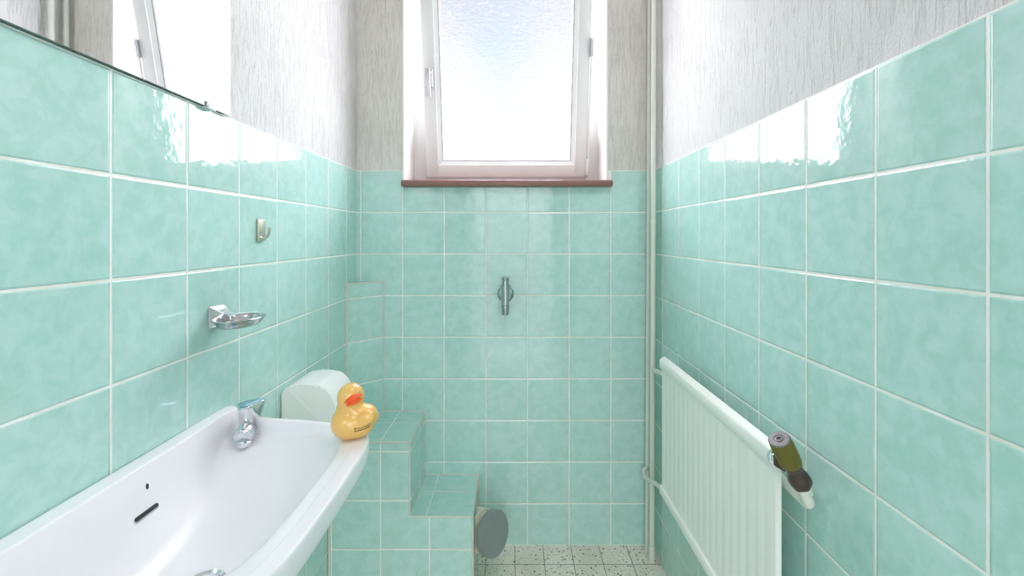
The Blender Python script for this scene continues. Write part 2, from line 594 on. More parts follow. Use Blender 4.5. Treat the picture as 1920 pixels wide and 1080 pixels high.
# back wall with the window niche
OX0, OX1, OZ0, OZ1, YO = -0.390, 0.3405, 1.296, 2.36, 1.97
bm = bmesh.new()
box(bm, (-0.72, YB, 0), (0.66, YO, OZ0), mat=0)
box(bm, (-0.72, YB, OZ0), (OX0 - 0.004, YO - 0.01, ZT), mat=0)
box(bm, (OX1 + 0.016, YB, OZ0), (0.66, YO - 0.01, ZT), mat=0)
box(bm, (-0.72, YB + PS, ZT), (OX0 - 0.004, YO, ZC), mat=1)
box(bm, (OX1 + 0.004, YB + PS, ZT), (0.66, YO, ZC), mat=1)
box(bm, (OX0 - 0.004, YB + PS, OZ1 + 0.004), (OX1 + 0.004, YO, ZC), mat=1)
# smooth painted reveals
box(bm, (OX0 - 0.0045, YB + 0.001, OZ0), (OX0, YO, OZ1), mat=2)
box(bm, (OX1, YB + 0.001, OZ0), (OX1 + 0.0045, YO, OZ1), mat=2)
box(bm, (OX1 + 0.0046, YB + 0.0005, OZ0), (OX1 + 0.0162, YB + 0.02, ZT), mat=2)
box(bm, (OX0, YB + 0.002, OZ1), (OX1, YO, OZ1 + 0.0045), mat=2)
struct(link_obj('wall_back', bm, [M_tileB, M_plasB, M_reveal]))

# wall behind the viewpoint with an open doorway
bm = bmesh.new()
box(bm, (-0.72, YF - 0.12, 0), (-0.40, YF, ZC))
box(bm, (0.40, YF - 0.12, 0), (0.66, YF, ZC))
box(bm, (-0.40, YF - 0.12, 2.02), (0.40, YF, ZC))
struct(link_obj('wall_front', bm, M_plasB))
bm = bmesh.new()
box(bm, (-0.40, YF - 0.12, 0), (-0.37, YF + 0.015, 2.02), 0.003)
box(bm, (0.37, YF - 0.12, 0), (0.40, YF + 0.015, 2.02), 0.003)
box(bm, (-0.40, YF - 0.12, 1.99), (0.40, YF + 0.015, 2.02), 0.003)
struct(link_obj('door_1', bm, M_pvc, smooth_deg=40))

# ------------------------------------------------------------------ fill lamp added out of view overhead to brighten the room
lamp = thing('added_fill_lamp', (0.28, 0.38, ZC), 'round opal glass fill lamp added flat on the ceiling, out of view', 'lamp')
bm = bmesh.new()
lathe(bm, [(0.17, 0.0), (0.172, -0.012), (0.165, -0.02), (0.10, -0.02)], Matrix.Translation((0.28, 0.38, ZC)), 48)
link_obj('fill_lamp_base', bm, M_pvc, lamp, 35)
bm = bmesh.new()
lathe(bm, [(0.158, -0.019), (0.155, -0.04), (0.135, -0.065), (0.095, -0.083), (0.04, -0.092), (0.004, -0.093)],
      Matrix.Translation((0.28, 0.38, ZC)), 48)
link_obj('fill_lamp_shade', bm, M_fill_lamp, lamp, 60)

# ------------------------------------------------------------------ window
win = bpy.data.objects.new('window_1', None)
C.objects.link(win)
win.location = (-0.0217, 1.80, 1.313)
struct(win)
bm = bmesh.new()
box(bm, (-0.3945, 1.611, 1.290), (0.3586, 1.86, 1.3135), 0.006, 3)
link_obj('window_sill', bm, M_sill, win, 40)
bm = bmesh.new()
FY0, FY1 = 1.821, 1.885
ix0, ix1, iz0, iz1 = -0.318, 0.274, 1.368, 2.285
box(bm, (OX0, FY0, 1.3135), (ix0, FY1, OZ1 - 0.003), 0.002)
box(bm, (ix1, FY0, 1.3135), (OX1, FY1, OZ1 - 0.003), 0.002)
box(bm, (ix0 - 0.001, FY0, 1.3135), (ix1 + 0.001, FY1, iz0), 0.002)
box(bm, (ix0 - 0.001, FY0, iz1), (ix1 + 0.001, FY1, OZ1 - 0.003), 0.002)
# soft sealing bead where the frame meets the reveal
tube(bm, [(OX0 + 0.003, FY0 - 0.001, 1.314), (OX0 + 0.003, FY0 - 0.001, 2.35)], 0.004, 10)
tube(bm, [(OX1 - 0.003, FY0 - 0.001, 1.314), (OX1 - 0.003, FY0 - 0.001, 2.35)], 0.004, 10)
link_obj('window_frame', bm, M_pvc, win, 40)

TILT = math.radians(12.0)
HX, HY, HZ = -0.0217, 1.80, 1.348
S4 = Matrix.Translation((HX, HY, HZ)) @ Matrix.Rotation(TILT, 4, 'X')
# local axes of the sash: x across, y outward, z up along the sash
sash = bpy.data.objects.new('window_sash', None)
C.objects.link(sash)
sash.matrix_world = S4
sash.parent = win
sash.matrix_parent_inverse = win.matrix_basis.inverted()


def sash_obj(name, bm, mats, parent=None, deg=40):
    """geometry already in sash-local coordinates"""
    o = link_obj(name, bm, mats, None, deg)
    o.parent = sash
    return o


W2, HS, MW = 0.3155, 0.96, 0.0625
bm = bmesh.new()
fw = 0.047
for lo, hi in (((-W2, 0, 0), (-W2 + fw, 0.018, HS)), ((W2 - fw, 0, 0), (W2, 0.018, HS)),
               ((-W2 + fw, 0, 0), (W2 - fw, 0.018, fw)), ((-W2 + fw, 0, HS - fw), (W2 - fw, 0.018, HS))):
    box(bm, lo, hi, 0.0022, 2)
b2 = 0.023
for lo, hi in (((-W2 + b2, 0.018, b2), (-W2 + MW, 0.058, HS - b2)), ((W2 - MW, 0.018, b2), (W2 - b2, 0.058, HS - b2)),
               ((-W2 + MW, 0.018, b2), (W2 - MW, 0.058, MW)), ((-W2 + MW, 0.018, HS - MW), (W2 - MW, 0.058, HS - b2))):
    box(bm, lo, hi, 0.001, 1)
# glazing bead, bevelled towards the pane
a, b_ = fw, MW
for k in range(4):
    if k in (0, 2):
        s = -1 if k == 0 else 1
        q = [(s * (W2 - a), 0.004, a), (s * (W2 - b_), 0.014, b_), (s * (W2 - b_), 0.014, HS - b_), (s * (W2 - a), 0.004, HS - a)]
    else:
        z0, z1 = (a, b_) if k == 1 else (HS - a, HS - b_)
        q = [(-(W2 - a), 0.004, z0), (-(W2 - b_), 0.014, z1), ((W2 - b_), 0.014, z1), ((W2 - a), 0.004, z0)]
    f = [bm.verts.new(v) for v in q]
    g = [bm.verts.new((v[0], 0.0185, v[2])) for v in q]
    bm.faces.new(f)
    bm.faces.new(g[::-1])
    for i in range(4):
        bm.faces.new((f[i], f[(i + 1) % 4], g[(i + 1) % 4], g[i]))
so = sash_obj('sash_frame', bm, M_pvc)
bm = bmesh.new()
g0 = MW
for lo, hi in (((-W2 + g0 - 0.001, 0.0145, g0), (-W2 + g0 + 0.0022, 0.022, HS - g0)), ((W2 - g0 - 0.0022, 0.0145, g0), (W2 - g0 + 0.001, 0.022, HS - g0)),
               ((-W2 + g0, 0.0145, g0 - 0.001), (W2 - g0, 0.022, g0 + 0.0022)), ((-W2 + g0, 0.0145, HS - g0 - 0.0022), (W2 - g0, 0.022, HS - g0 + 0.001))):
    box(bm, lo, hi)
sash_obj('gasket', bm, M_gasket)
bm = bmesh.new()
box(bm, (-W2 + g0, 0.022, g0), (W2 - g0, 0.028, HS - g0))
sash_obj('glass_pane', bm, M_glass, deg=None)
# handle: rosette plus lever hanging down
bm = bmesh.new()
hx, hz = -0.2895, 0.375
box(bm, (hx - 0.013, -0.011, hz - 0.038), (hx + 0.013, 0.001, hz + 0.030), 0.004, 3)
lathe(bm, [(0.010, 0.0), (0.0095, 0.02), (0.0085, 0.03)], frame_mat((hx, -0.008, hz + 0.014), (0, -1, 0)), 24)
lv = box(bm, (-0.009, -0.0055, -0.088), (0.009, 0.0055, 0.013), 0.0025, 3)
for v in lv:
    v.co.x *= 1 + 0.12 * (-v.co.z / 0.08)
    v.co.y -= 0.006 * max(0, -v.co.z / 0.088)
    v.co += Vector((hx - 0.001, -0.041, hz + 0.014))
ho = sash_obj('window_handle', bm, M_alu)
bm = bmesh.new()
zt, zb = 0.515, 0.065
tube(bm, [(W2 + 0.004, -0.004, zt - 0.06), (W2 + 0.003, -0.004, zb)], 0.0035, 14)
box(bm, (W2 - 0.001, -0.012, zt - 0.066), (W2 + 0.0095, 0.006, zt), 0.002, 2, mat=1)
box(bm, (W2 - 0.006, -0.008, 0.005), (W2 + 0.007, 0.012, 0.07), 0.002, 2)
sash_obj('tilt_lever', bm, [M_pvc, M_alu])

# ------------------------------------------------------------------ tiled corner boxing and stepped ledge
YLF, ZS1, ZS2, XS1, XS2 = 1.392, 0.483, 0.255, -0.313, -0.120
d_ = Vector((0.0985, 0.095, 0)).normalized()
M_tileD = tile_material('tile_diagonal', (d_.x, d_.y, 0.0), 2, d_.x * -0.562 + d_.y * 1.545 - 0.0075, 0.0)
M_tileT = tile_material('tile_ledge_top', 0, 1, -0.402, 1.537, grout=0.0014)
M_tileT2 = tile_material('tile_ledge_low_top', 0, 1, -0.262, 1.530, grout=0.0014)
M_tileF = tile_material('tile_ledge_front', 0, 2, -0.402, 0.0045)
M_tileS = tile_material('tile_ledge_side', 1, 2, 1.392, 0.0)

xa, ya, xb, yb = -0.5605, 1.545, -0.4635, YB
corner = thing('corner_boxing', (-0.53, 1.61, ZS1), 'slim diagonal green tiled boxing rising in the left back corner', 'boxing')
bm = bmesh.new()
prism(bm, [(xa, ya), (xb, yb - 0.0005), (xa, yb - 0.0005)], ZS1 + 0.001, 0.951, 'Z')
for f in bm.faces:
    f.material_index = 1 if abs(f.normal.z) > 0.5 else 0
link_obj('tiled_face', bm, [M_tileD, M_caulk], corner)
bm = bmesh.new()
tube(bm, [(xa - 0.001, ya - 0.001, ZS1 + 0.002), (xa - 0.001, ya - 0.001, 0.951)], 0.0042, 12)
tube(bm, [(xb + 0.001, yb - 0.001, ZS1 + 0.002), (xb + 0.001, yb - 0.001, 0.951)], 0.0026, 12)
tube(bm, [(xa, ya, 0.951), (xb, yb - 0.001, 0.951)], 0.0022, 10)
link_obj('grout_bead', bm, M_caulk, corner, 40)

ledge = thing('tiled_ledge', (-0.34, 1.52, 0.0), 'stepped green tiled ledge low on the back wall beside the basin', 'ledge')
bm = bmesh.new()
xl = XL(YLF) + 0.0007
prism(bm, [(xl, 0.0006), (XS2, 0.0006), (XS2, ZS2), (XS1, ZS2), (XS1, ZS1), (xl, ZS1)], YLF, YB - 0.0005, 'Y')
for f in bm.faces:
    f.normal_update()
    f.material_index = (1 if f.calc_center_median().z > 0.4 else 3) if abs(f.normal.z) > .5 else (2 if abs(f.normal.x) > .5 else 0)
link_obj('tiled_body', bm, [M_tileF, M_tileT, M_tileS, M_tileT2], ledge)
bm = bmesh.new()
e = 0.0
tube(bm, [(xl, YLF, ZS1), (XS1, YLF, ZS1)], 0.0024, 10)
tube(bm, [(XS1, YLF, ZS1), (XS1, YB - 0.002, ZS1)], 0.0024, 10)
tube(bm, [(XS1, YLF, ZS2), (XS1, YLF, ZS1)], 0.0026, 10)
tube(bm, [(XS1, YLF, ZS2), (XS2, YLF, ZS2)], 0.0026, 10)
tube(bm, [(XS2, YLF, ZS2), (XS2, YB - 0.002, ZS2)], 0.0024, 10)
tube(bm, [(XS2, YLF, 0.002), (XS2, YLF, ZS2)], 0.0030, 10)
tube(bm, [(XS1 + 0.001, YLF, ZS2), (XS1 + 0.001, YB - 0.002, ZS2)], 0.0024, 10)
tube(bm, [(XS1, YB - 0.001, ZS2), (XS1, YB - 0.001, ZS1)], 0.0028, 10)
tube(bm, [(XS1, YB - 0.001, ZS2), (XS2, YB - 0.001, ZS2)], 0.0028, 10)
tube(bm, [(xb, YB - 0.001, ZS1), (XS1, YB - 0.001, ZS1)], 0.0028, 10)
tube(bm, [(xa, ya, ZS1), (xb, YB - 0.001, ZS1)], 0.0024, 10)
tube(bm, [(XS2, YB - 0.001, 0.002), (XS2, YB - 0.001, ZS2)], 0.0024, 10)
tube(bm, [(xl + 0.003, YLF - 0.001, 0.002), (xl + 0.003, YLF - 0.001, ZS1)], 0.0035, 10)
link_obj('grout_bead', bm, M_caulk, ledge, 40)

# ------------------------------------------------------------------ capped waste outlet at the ledge
cap_c = px(929, 1001, 1.432)
ax = Vector((0.79, -0.59, 0.17)).normalized()
outlet = thing('waste_outlet', (XS2 + 0.005, 1.50, 0.16), 'ivory waste pipe stub sticking out of the low tiled ledge, closed by grey cap', 'pipe')
bm = bmesh.new()
T4 = frame_mat(cap_c, ax, (0, 0, 1))
back = -(cap_c.x - (XS2 + 0.003)) / ax.x
lathe(bm, [(0.052, back - 0.0), (0.054, -0.022), (0.057, -0.02), (0.057, -0.012)], T4, 48)
lathe(bm, [(0.063, back - 0.004), (0.063, back + 0.03), (0.060, back + 0.034), (0.05, back + 0.034)], T4, 48)
for v in bm.verts:
    v.co.x = max(v.co.x, XS2 + 0.0032)
link_obj('pipe_stub', bm, M_ivory, outlet, 40)
bm = bmesh.new()
lathe(bm, [(0.0615, -0.024), (0.0655, -0.022), (0.0665, -0.003), (0.0655, 0.0), (0.0635, 0.0008), (0.058, 0.0), (0.01, 0.0008)], T4, 56)
co = link_obj('end_cap', bm, M_capgrey, outlet, 35)
co['label'] = 'round grey plastic cap'

# ------------------------------------------------------------------ wash basin
CY = 0.605
wallx = -0.5665


def ring(stations, z):
    out = []
    for i, s_ in enumerate(stations):
        zz = z if len(s_) == 2 else s_[2]
        out.append(Vector((s_[0], s_[1], zz)))
    for s_ in reversed(stations[1:-1]):
        zz = z if len(s_) == 2 else s_[2]
        out.append(Vector((s_[0], 2 * CY - s_[1], zz)))
    return out


A = [(wallx, CY), (wallx, .79), (-.5635, .907), (-.478, .8535), (-.345, .829), (-.264, .797), (-.2345, .745), (-.229, CY)]
B = [(-.538, CY), (-.538, .78), (-.536, .882), (-.472, .837), (-.350, .814), (-.279, .784), (-.255, .738), (-.250, CY)]
B2 = [(-.5355, CY, .769), (-.5355, .785, .769), (-.532, .875, .767), (-.470, .836, .767), (-.3515, .8125, .770), (-.281, .782, .7765), (-.2565, .738, .7772), (-.2515, CY, .7772)]
Cc = [(-.532, CY, .758), (-.532, .80, .758), (-.526, .868, .742), (-.462, .838, .743), (-.375, .820, .757), (-.296, .779, .773), (-.268, .732, .7765), (-.262, CY, .7765)]
D = [(-.527, CY, .742), (-.527, .79, .740), (-.520, .828, .735), (-.455, .8215, .739), (-.382, .811, .752), (-.307, .770, .770), (-.2765, .727, .7755), (-.2705, CY, .7755)]
D2 = [(-.524, CY, .730), (-.523, .775, .728), (-.511, .814, .725), (-.452, .814, .730), (-.383, .804, .743), (-.311, .764, .761), (-.2800, .722, .766), (-.2740, CY, .766)]
E = [(-.517, CY, .705), (-.514, .75, .705), (-.494, .785, .702), (-.445, .790, .704), (-.383, .783, .712), (-.328, .746, .722), (-.297, .70, .718), (-.290, CY, .714)]
F = [(-.502, CY), (-.497, .705), (-.475, .745), (-.43, .754), (-.38, .747), (-.344, .713), (-.328, .67), (-.322, CY)]
G = [(-.475, CY), (-.470, .655), (-.452, .688), (-.418, .695), (-.388, .688), (-.370, .665), (-.360, .64), (-.358, CY)]


def circ(r, z):
    angs = [PI, PI * .85, PI * .70, PI * .55, PI * .42, PI * .28, PI * .14, 0]
    return [(-.411 + r * math.cos(a), CY + r * math.sin(a), z) for a in angs]


def off(st, k, z):
    out = []
    for s_ in st:
        x, y = s_[0], s_[1]
        cx, cy = -.40, CY
        nx = cx + (x - cx) * k
        ny = cy + (y - cy) * k
        if x <= wallx + 0.004:
            nx = x
        out.append((nx, ny, z))
    return out


rings = [ring(circ(.004, .612), .61), ring(circ(.035, .615), .615), ring(off(F, .98, .63), .63), ring(off(E, 1.0, .67), .67), ring(off(D, 1.0, .712), .712),
         ring(off(A, .925, .730), .73), ring(off(A, .965, .738), .738), ring(off(A, .992, .746), .746),
         ring(A, .753), ring(A, .770), ring(off(A, .995, .776), .776), ring(off(A, .975, .7775), .7775),
         ring(off(B, 1.008, .7778), .7778), ring(B, .7775), ring(B2, 0), ring(Cc, 0), ring(D, 0), ring(D2, 0), ring(E, 0), ring(F, .676), ring(G, .653),
         ring(circ(.024, .6475), .65), ring(circ(.022, .645), .65)]
basin = thing('wash_basin', (wallx, CY, 0.75), 'white porcelain wash basin mounted on the left tiled wall', 'basin')
bm = bmesh.new()
PER = 5
vr = []
for rg in rings:
    cr = catmull(rg, PER, closed=True)
    for c in cr:
        c.x = max(c.x, wallx + 0.0)
    vr.append([bm.verts.new(c) for c in cr])
for a, b in zip(vr, vr[1:]):
    n = len(a)
    for k in range(n):
        bm.faces.new((a[k], a[(k + 1) % n], b[(k + 1) % n], b[k]))
bm.faces.new(vr[0][::-1])
bo = link_obj('basin_body', bm, M_porc, basin, 180)
md = bo.modifiers.new('sub', 'SUBSURF')
md.levels = md.render_levels = 2

# drain, overflow slot, screw hole
bm = bmesh.new()
lathe(bm, [(0.027, 0.0), (0.028, 0.002), (0.0265, 0.0045), (0.024, 0.003), (0.021, 0.001), (0.0205, 0.004), (0.017, 0.0065), (0.003, 0.0075)],
      Matrix.Translation((-.411, CY, .6455)), 40)
link_obj('drain', bm, M_chrome, basin, 50)

deps = bpy.context.evaluated_depsgraph_get()
deps.update()
bev = bo.evaluated_get(deps)
bt = BVHTree.FromObject(bo, deps)
bmw_ = bo.matrix_world.copy()


def on_basin(pixx, pixy):
    o_ = Vector((0, 0, CAMZ))
    dr = (px(pixx, pixy, 1.0) - o_).normalized()
    h_, n_, i_, _ = bt.ray_cast(o_, dr)
    return h_, (n_ if n_.dot(dr) < 0 else -n_)


def slot_mesh(bm, c, n, along, length, width, mat=0, lift=0.0004):
    n = n.normalized()
    along = (along - n * along.dot(n)).normalized()
    s_ = n.cross(along)
    pts = []
    for k in range(24):
        a_ = 2 * PI * k / 24
        ex = math.cos(a_) * width / 2 + (length / 2 - width / 2) * (1 if math.cos(a_) >= 0 else -1)
        pts.append(c + along * ex + s_ * math.sin(a_) * width / 2 + n * lift)
    top = [bm.verts.new(p) for p in pts]
    bot = [bm.verts.new(p - n * 0.004) for p in pts]
    fs = [bm.faces.new(top), bm.faces.new(bot[::-1])]
    for k in range(24):
        fs.append(bm.faces.new((top[k], top[(k + 1) % 24], bot[(k + 1) % 24], bot[k])))
    for f in fs:
        f.material_index = mat


# ------------------------------------------------------------------ basin tap
hc, hn = on_basin(275, 962)
bm = bmesh.new()
al = Vector((0.05, 1, 0))
slot_mesh(bm, hc, hn, al, 0.043, 0.0085, 1, 0.0006)
slot_mesh(bm, hc + Vector((0, 0, 0.0012)), hn, al, 0.040, 0.0055, 0, 0.0010)
link_obj('overflow_slot', bm, [M_dark, M_dull], basin)['label'] = 'dark overflow slot with metal lower lip'
hc, hn = on_basin(276, 912)
bm = bmesh.new()
slot_mesh(bm, hc, hn, Vector((0, 0.3, 1)), 0.0075, 0.0045, 0, 0.0005)
link_obj('fixing_hole', bm, M_dark, basin)

tb = px(468, 824, 0.846)
tb.z = 0.7412
tap = thing('basin_tap', tb, 'small chrome tap with blue topped handle in the back corner of the basin', 'tap')
# spout faces the bowl and the viewpoint
sd = Vector((0.16, -1, 0)).normalized()
bm = bmesh.new()
T4 = Matrix.Translation(tb)
lathe(bm, [(0.0225, -0.0015), (0.0225, 0.001), (0.0215, 0.003), (0.0236, 0.007), (0.0243, 0.012), (0.0230, 0.018), (0.0195, 0.0225), (0.0160, 0.0245), (0.004, 0.0255)], T4, 40)
link_obj('tap_body', bm, M_chrome, tap, 60)
bm = bmesh.new()
p0 = tb + Vector((0, 0, 0.0135))
tube(bm, catmull([p0, p0 + sd * 0.012, p0 + sd * 0.022 + Vector((0, 0, -.0005)), p0 + sd * 0.029 + Vector((0, 0, -0.0025)), p0 + sd * 0.0325 + Vector((0, 0, -.004))], 6),
     [0.0165] * 7 + [0.0182] * 6 + [.0174] * 4 + [.0158] * 3 + [.0135] * 2 + [.0102] * 2 + [.006], 32)
ee = p0 + sd * 0.0215 + Vector((0, 0, -0.0155))
lathe(bm, [(0.0120, -0.0050), (0.0138, -0.0045), (0.0142, -0.001), (0.0140, 0.003), (0.004, 0.004)], frame_mat(ee, (0, 0, 1)), 28)
link_obj('spout', bm, M_chrome, tap, 60)
# three-sided flaring handle with concave flutes
bm = bmesh.new()
hp = tb + Vector((0.0, 0, 0.0235))


def tri(a, r, h):
    t_ = max(0.0, min(1.0, h / 0.034))
    k = math.cos(3 * (a + PI / 2 - 0.12))
    return 1 + (0.03 + 0.12 * t_) * k


H4 = Matrix.Translation(hp)
lathe(bm, [(0.0155, 0.0), (0.0165, 0.003), (0.0183, 0.010), (0.0203, 0.020), (0.0226, 0.032), (0.0231, 0.0365), (0.0214, 0.038)], H4, 72, tri)
for v in bm.verts:
    lz = v.co.z - hp.z
    if lz > 0.02:
        v.co.z += (v.co.x - hp.x) * 0.13 * (lz - 0.02) / 0.015
hd = link_obj('tap_handle', bm, M_chrome, tap, 60)
bm = bmesh.new()
lathe(bm, [(0.0190, 0.0365), (0.0200, 0.0388), (0.0180, 0.0398), (0.010, 0.0404), (0.002, 0.0406)], H4, 72, tri)
for v in bm.verts:
    lz = v.co.z - hp.z
    v.co.z += (v.co.x - hp.x) * 0.13
pl = link_obj('handle_cap', bm, M_blue, hd, 60)
pl['label'] = 'blue translucent handle top'

# ------------------------------------------------------------------ soap dish on the left wall
sy = 0.868
wx = XL(sy) + 0.0005
dish = thing('soap_dish', (wx, sy, 0.955), 'oval chrome soap dish on a wedge bracket on the left tiled wall', 'soap dish')
bm = bmesh.new()
pl0 = [(wx, sy - .0195, .940), (wx, sy + .021, .940), (wx, sy + .021, .980), (wx, sy - .0195, .980)]
pl1 = [(x + .006, y + (.0015 if y < sy else -.0015), z + (.0015 if z < .96 else -.0015)) for x, y, z in pl0]
pl2 = [(wx + .034, sy - .0075, .951), (wx + .034, sy + .0075, .951), (wx + .034, sy + .0075, .961), (wx + .034, sy - .0075, .961)]
lay = [[bm.verts.new(p) for p in q] for q in (pl0, pl1, pl2)]
for a, b in zip(lay, lay[1:]):
    for k in range(4):
        bm.faces.new((a[k], a[(k + 1) % 4], b[(k + 1) % 4], b[k]))
bm.faces.new(lay[0][::-1])
bm.faces.new(lay[-1])
bmesh.ops.bevel(bm, geom=bm.edges[:], offset=0.0012, segments=2, affect='EDGES')
link_obj('wall_bracket', bm, M_chrome, dish, 30)
bm = bmesh.new()
dc = Vector((wx + 0.0535, sy - 0.009, 0.0))
DZ = -0.003
NA = 64


def oval(rx, ry, z, sharp=1.0):
    pts = []
    for k in range(NA):
        a_ = 2 * PI * k / NA
        c_, s_ = math.cos(a_), math.sin(a_)
        # slightly pointed oval, longer along the wall
        yy = ry * s_
        xx = rx * c_ * (1 - 0.10 * abs(s_) ** 3)
        pts.append(bm.verts.new((dc.x + xx, dc.y + yy, z + DZ)))
    return pts


lv = [oval(.022, .038, .9475), oval(.029, .046, .9482), oval(.0325, .050, .952), oval(.0370, .0545, .9600), oval(.0395, .0575, .9610), oval(.0400, .0580, .9625),
      oval(.0390, .0570, .9635), oval(.0360, .0535, .9630), oval(.0330, .0500, .9580), oval(.0290, .0455, .9520), oval(.022, .038, .9508)]
for a, b in zip(lv, lv[1:]):
    for k in range(NA):
        bm.faces.new((a[k], a[(k + 1) % NA], b[(k + 1) % NA], b[k]))
bm.faces.new(lv[0][::-1])
bm.faces.new(lv[-1])
link_obj('dish_bowl', bm, M_dull, dish, 50)

# ------------------------------------------------------------------ towel hook
hy = 1.0215
hwx = XL(hy) + 0.0005
hook = thing('wall_hook', (hwx, hy, 1.10), 'small aged metal hook stuck on the left wall tiles above the soap dish', 'hook')
bm = bmesh.new()
box(bm, (hwx, hy - .0145, 1.102), (hwx + .0052, hy + .0145, 1.1505), 0.0012, 3)
for v in bm.verts:
    if v.co.z < 1.104:
        v.co.z += 0.0018 * (1 - abs(v.co.y - hy) / .0145)
link_obj('back_plate', bm, M_cham, hook, 40)
bm = bmesh.new()
pts = catmull([(hwx + .004, hy, 1.1085), (hwx + .010, hy, 1.1085), (hwx + .0165, hy, 1.113), (hwx + .0195, hy, 1.122), (hwx + .0205, hy, 1.133)], 6)
for p0_, p1_ in ((0, 0),):
    prev = None
    for i, p in enumerate(pts):
        t_ = (pts[min(i + 1, len(pts) - 1)] - pts[max(i - 1, 0)]).normalized()
        n_ = Vector((t_.z, 0, -t_.x))
        w_ = 0.0045
        r_ = [p + Vector((0, w_, 0)) + n_ * .0012, p + Vector((0, w_, 0)) - n_ * .0012, p - Vector((0, w_, 0)) - n_ * .0012, p - Vector((0, w_, 0)) + n_ * .0012]
        r_ = [bm.verts.new(q) for q in r_]
        if prev:
            for k in range(4):
                bm.faces.new((prev[k], prev[(k + 1) % 4], r_[(k + 1) % 4], r_[k]))
        else:
            bm.faces.new(r_)
        prev = r_
    bm.faces.new(prev[::-1])
link_obj('hook_prong', bm, M_cham, hook, 40)

# ------------------------------------------------------------------ mirror
my0, my1, mz0, mz1 = 0.16, 0.905, 1.352, 1.98
mirror = thing('wall_mirror', (XL(.5), .5, mz0), 'large frameless mirror on the left wall just above the tiles', 'mirror')
bm = bmesh.new()
g1, g2 = 0.0015, 0.0070
vs0 = [(XL(my0) + g1, my0), (XL(my1) + g1, my1), (XL(my1) + g2, my1), (XL(my0) + g2, my0)]
prism(bm, vs0, mz0, mz1, 'Z')
for f in bm.faces:
    f.normal_update()
    f.material_index = 1 if f.calc_center_median().x > XL(f.calc_center_median().y) + g2 - 0.0006 and abs(f.normal.x) > .9 else 0
link_obj('mirror_glass', bm, [M_gedge, M_mirror], mirror)
for cy_, zc_ in ((0.843, mz0), (0.30, mz0)):
    bm = bmesh.new()
    x_ = XL(cy_)
    box(bm, (x_ + .0005, cy_ - .011, zc_ - .0055), (x_ + .0125, cy_ + .011, zc_ - .0004), .0008, 2)
    box(bm, (x_ + .0074, cy_ - .011, zc_ - .0055), (x_ + .0105, cy_ + .011, zc_ + .0085), .0008, 2)
    link_obj('mirror_clip', bm, M_clip, mirror, 40)

# ------------------------------------------------------------------ paper dispenser
dy0, dy1 = 1.108, 1.236
dx = XL(1.17)
disp = thing('paper_dispenser', (dx, 1.17, 0.60), 'white plastic toilet paper dispenser on the left wall behind the basin', 'dispenser')
prof = [(-.5640, .590), (-.5640, .7285), (-.5560, .7400), (-.5400, .7490), (-.5150, .7515), (-.4840, .7500)]
for k in range(1, 13):
    a_ = PI / 2 * (1 - k / 12)
    prof.append((-.4840 + .0555 * math.cos(a_), .6740 + .0760 * math.sin(a_)))
prof += [(-.4290, .62), (-.440, .590)]
bm = bmesh.new()
prism(bm, prof, dy0, dy1, 'Y')
es = [e_ for e_ in bm.edges if abs(e_.verts[0].co.y - e_.verts[1].co.y) < 1e-6]
bmesh.ops.bevel(bm, geom=es, offset=0.004, segments=3, affect='EDGES')
cov = link_obj('cover', bm, M_paper, disp, 35)
bm = bmesh.new()
box(bm, (dx + .0008, dy0 + .004, .60), (-.5642, dy1 - .004, .728))
link_obj('back_plate', bm, M_dark, disp)  # near-black plate standing in for the shaded gap at the wall
# raised rib running down across the end of the cover, with its groove
bm = bmesh.new()
ra, rb = Vector((-.5475, dy0, .738)), Vector((-.463, dy0, .655))
dv = (rb - ra).normalized()
nv = Vector((dv.z, 0, -dv.x))
for o_, w_, t_ in ((0.0, .0016, .0022), (-.0045, .0012, .0012)):
    q = [ra + nv * (o_ - w_), rb + nv * (o_ - w_), rb + nv * (o_ + w_), ra + nv * (o_ + w_)]
    A_ = [bm.verts.new(v + Vector((0, .001, 0))) for v in q]
    B_ = [bm.verts.new(v - Vector((0, t_, 0))) for v in q]
    bm.faces.new(A_)
    bm.faces.new(B_[::-1])
    for k in range(4):
        bm.faces.new((A_[k], A_[(k + 1) % 4], B_[(k + 1) % 4], B_[k]))
link_obj('cover_rib', bm, M_paper, cov)

# ------------------------------------------------------------------ heating pipes in the right corner
def taper(a, b, n=30):
    return [Vector(a).lerp(Vector(b), i / n) for i in range(n + 1)]


supply = thing('heating_pipe', (.478, 1.559, 0), 'painted vertical heating pipe in the right corner, the one standing nearer the viewer', 'pipe', )
bm = bmesh.new()
tube(bm, taper((.479, 1.559, 0.0), (.4905, 1.562, ZC)), .0088, 20)
link_obj('riser', bm, M_pipe, supply, 60)
bm = bmesh.new()
tube(bm, [(.479, 1.559, .0), (.479, 1.559, .055)], .0100, 20)
link_obj('pipe_collar', bm, M_pipe, supply, 60)
bm = bmesh.new()
tube(bm, [(.4843, 1.5605, 1.158), (.4844, 1.5605, 1.172)], .0102, 20)
link_obj('pipe_collar', bm, M_pipe, supply, 60)
bm = bmesh.new()
br = catmull([(.4832, 1.550, .6575), (.484, 1.530, .660), (.486, 1.47, .668), (.4868, 1.35, .673), (.487, 1.1, .6745), (.487, .85, .6745), (.487, .775, .6725),
              (.4868, .752, .6725), (.4835, .7415, .6790), (.4775, .7395, .6915), (.4735, .7390, .7030)], 7)
tube(bm, br, .0085, 20)
bm_sup = bm

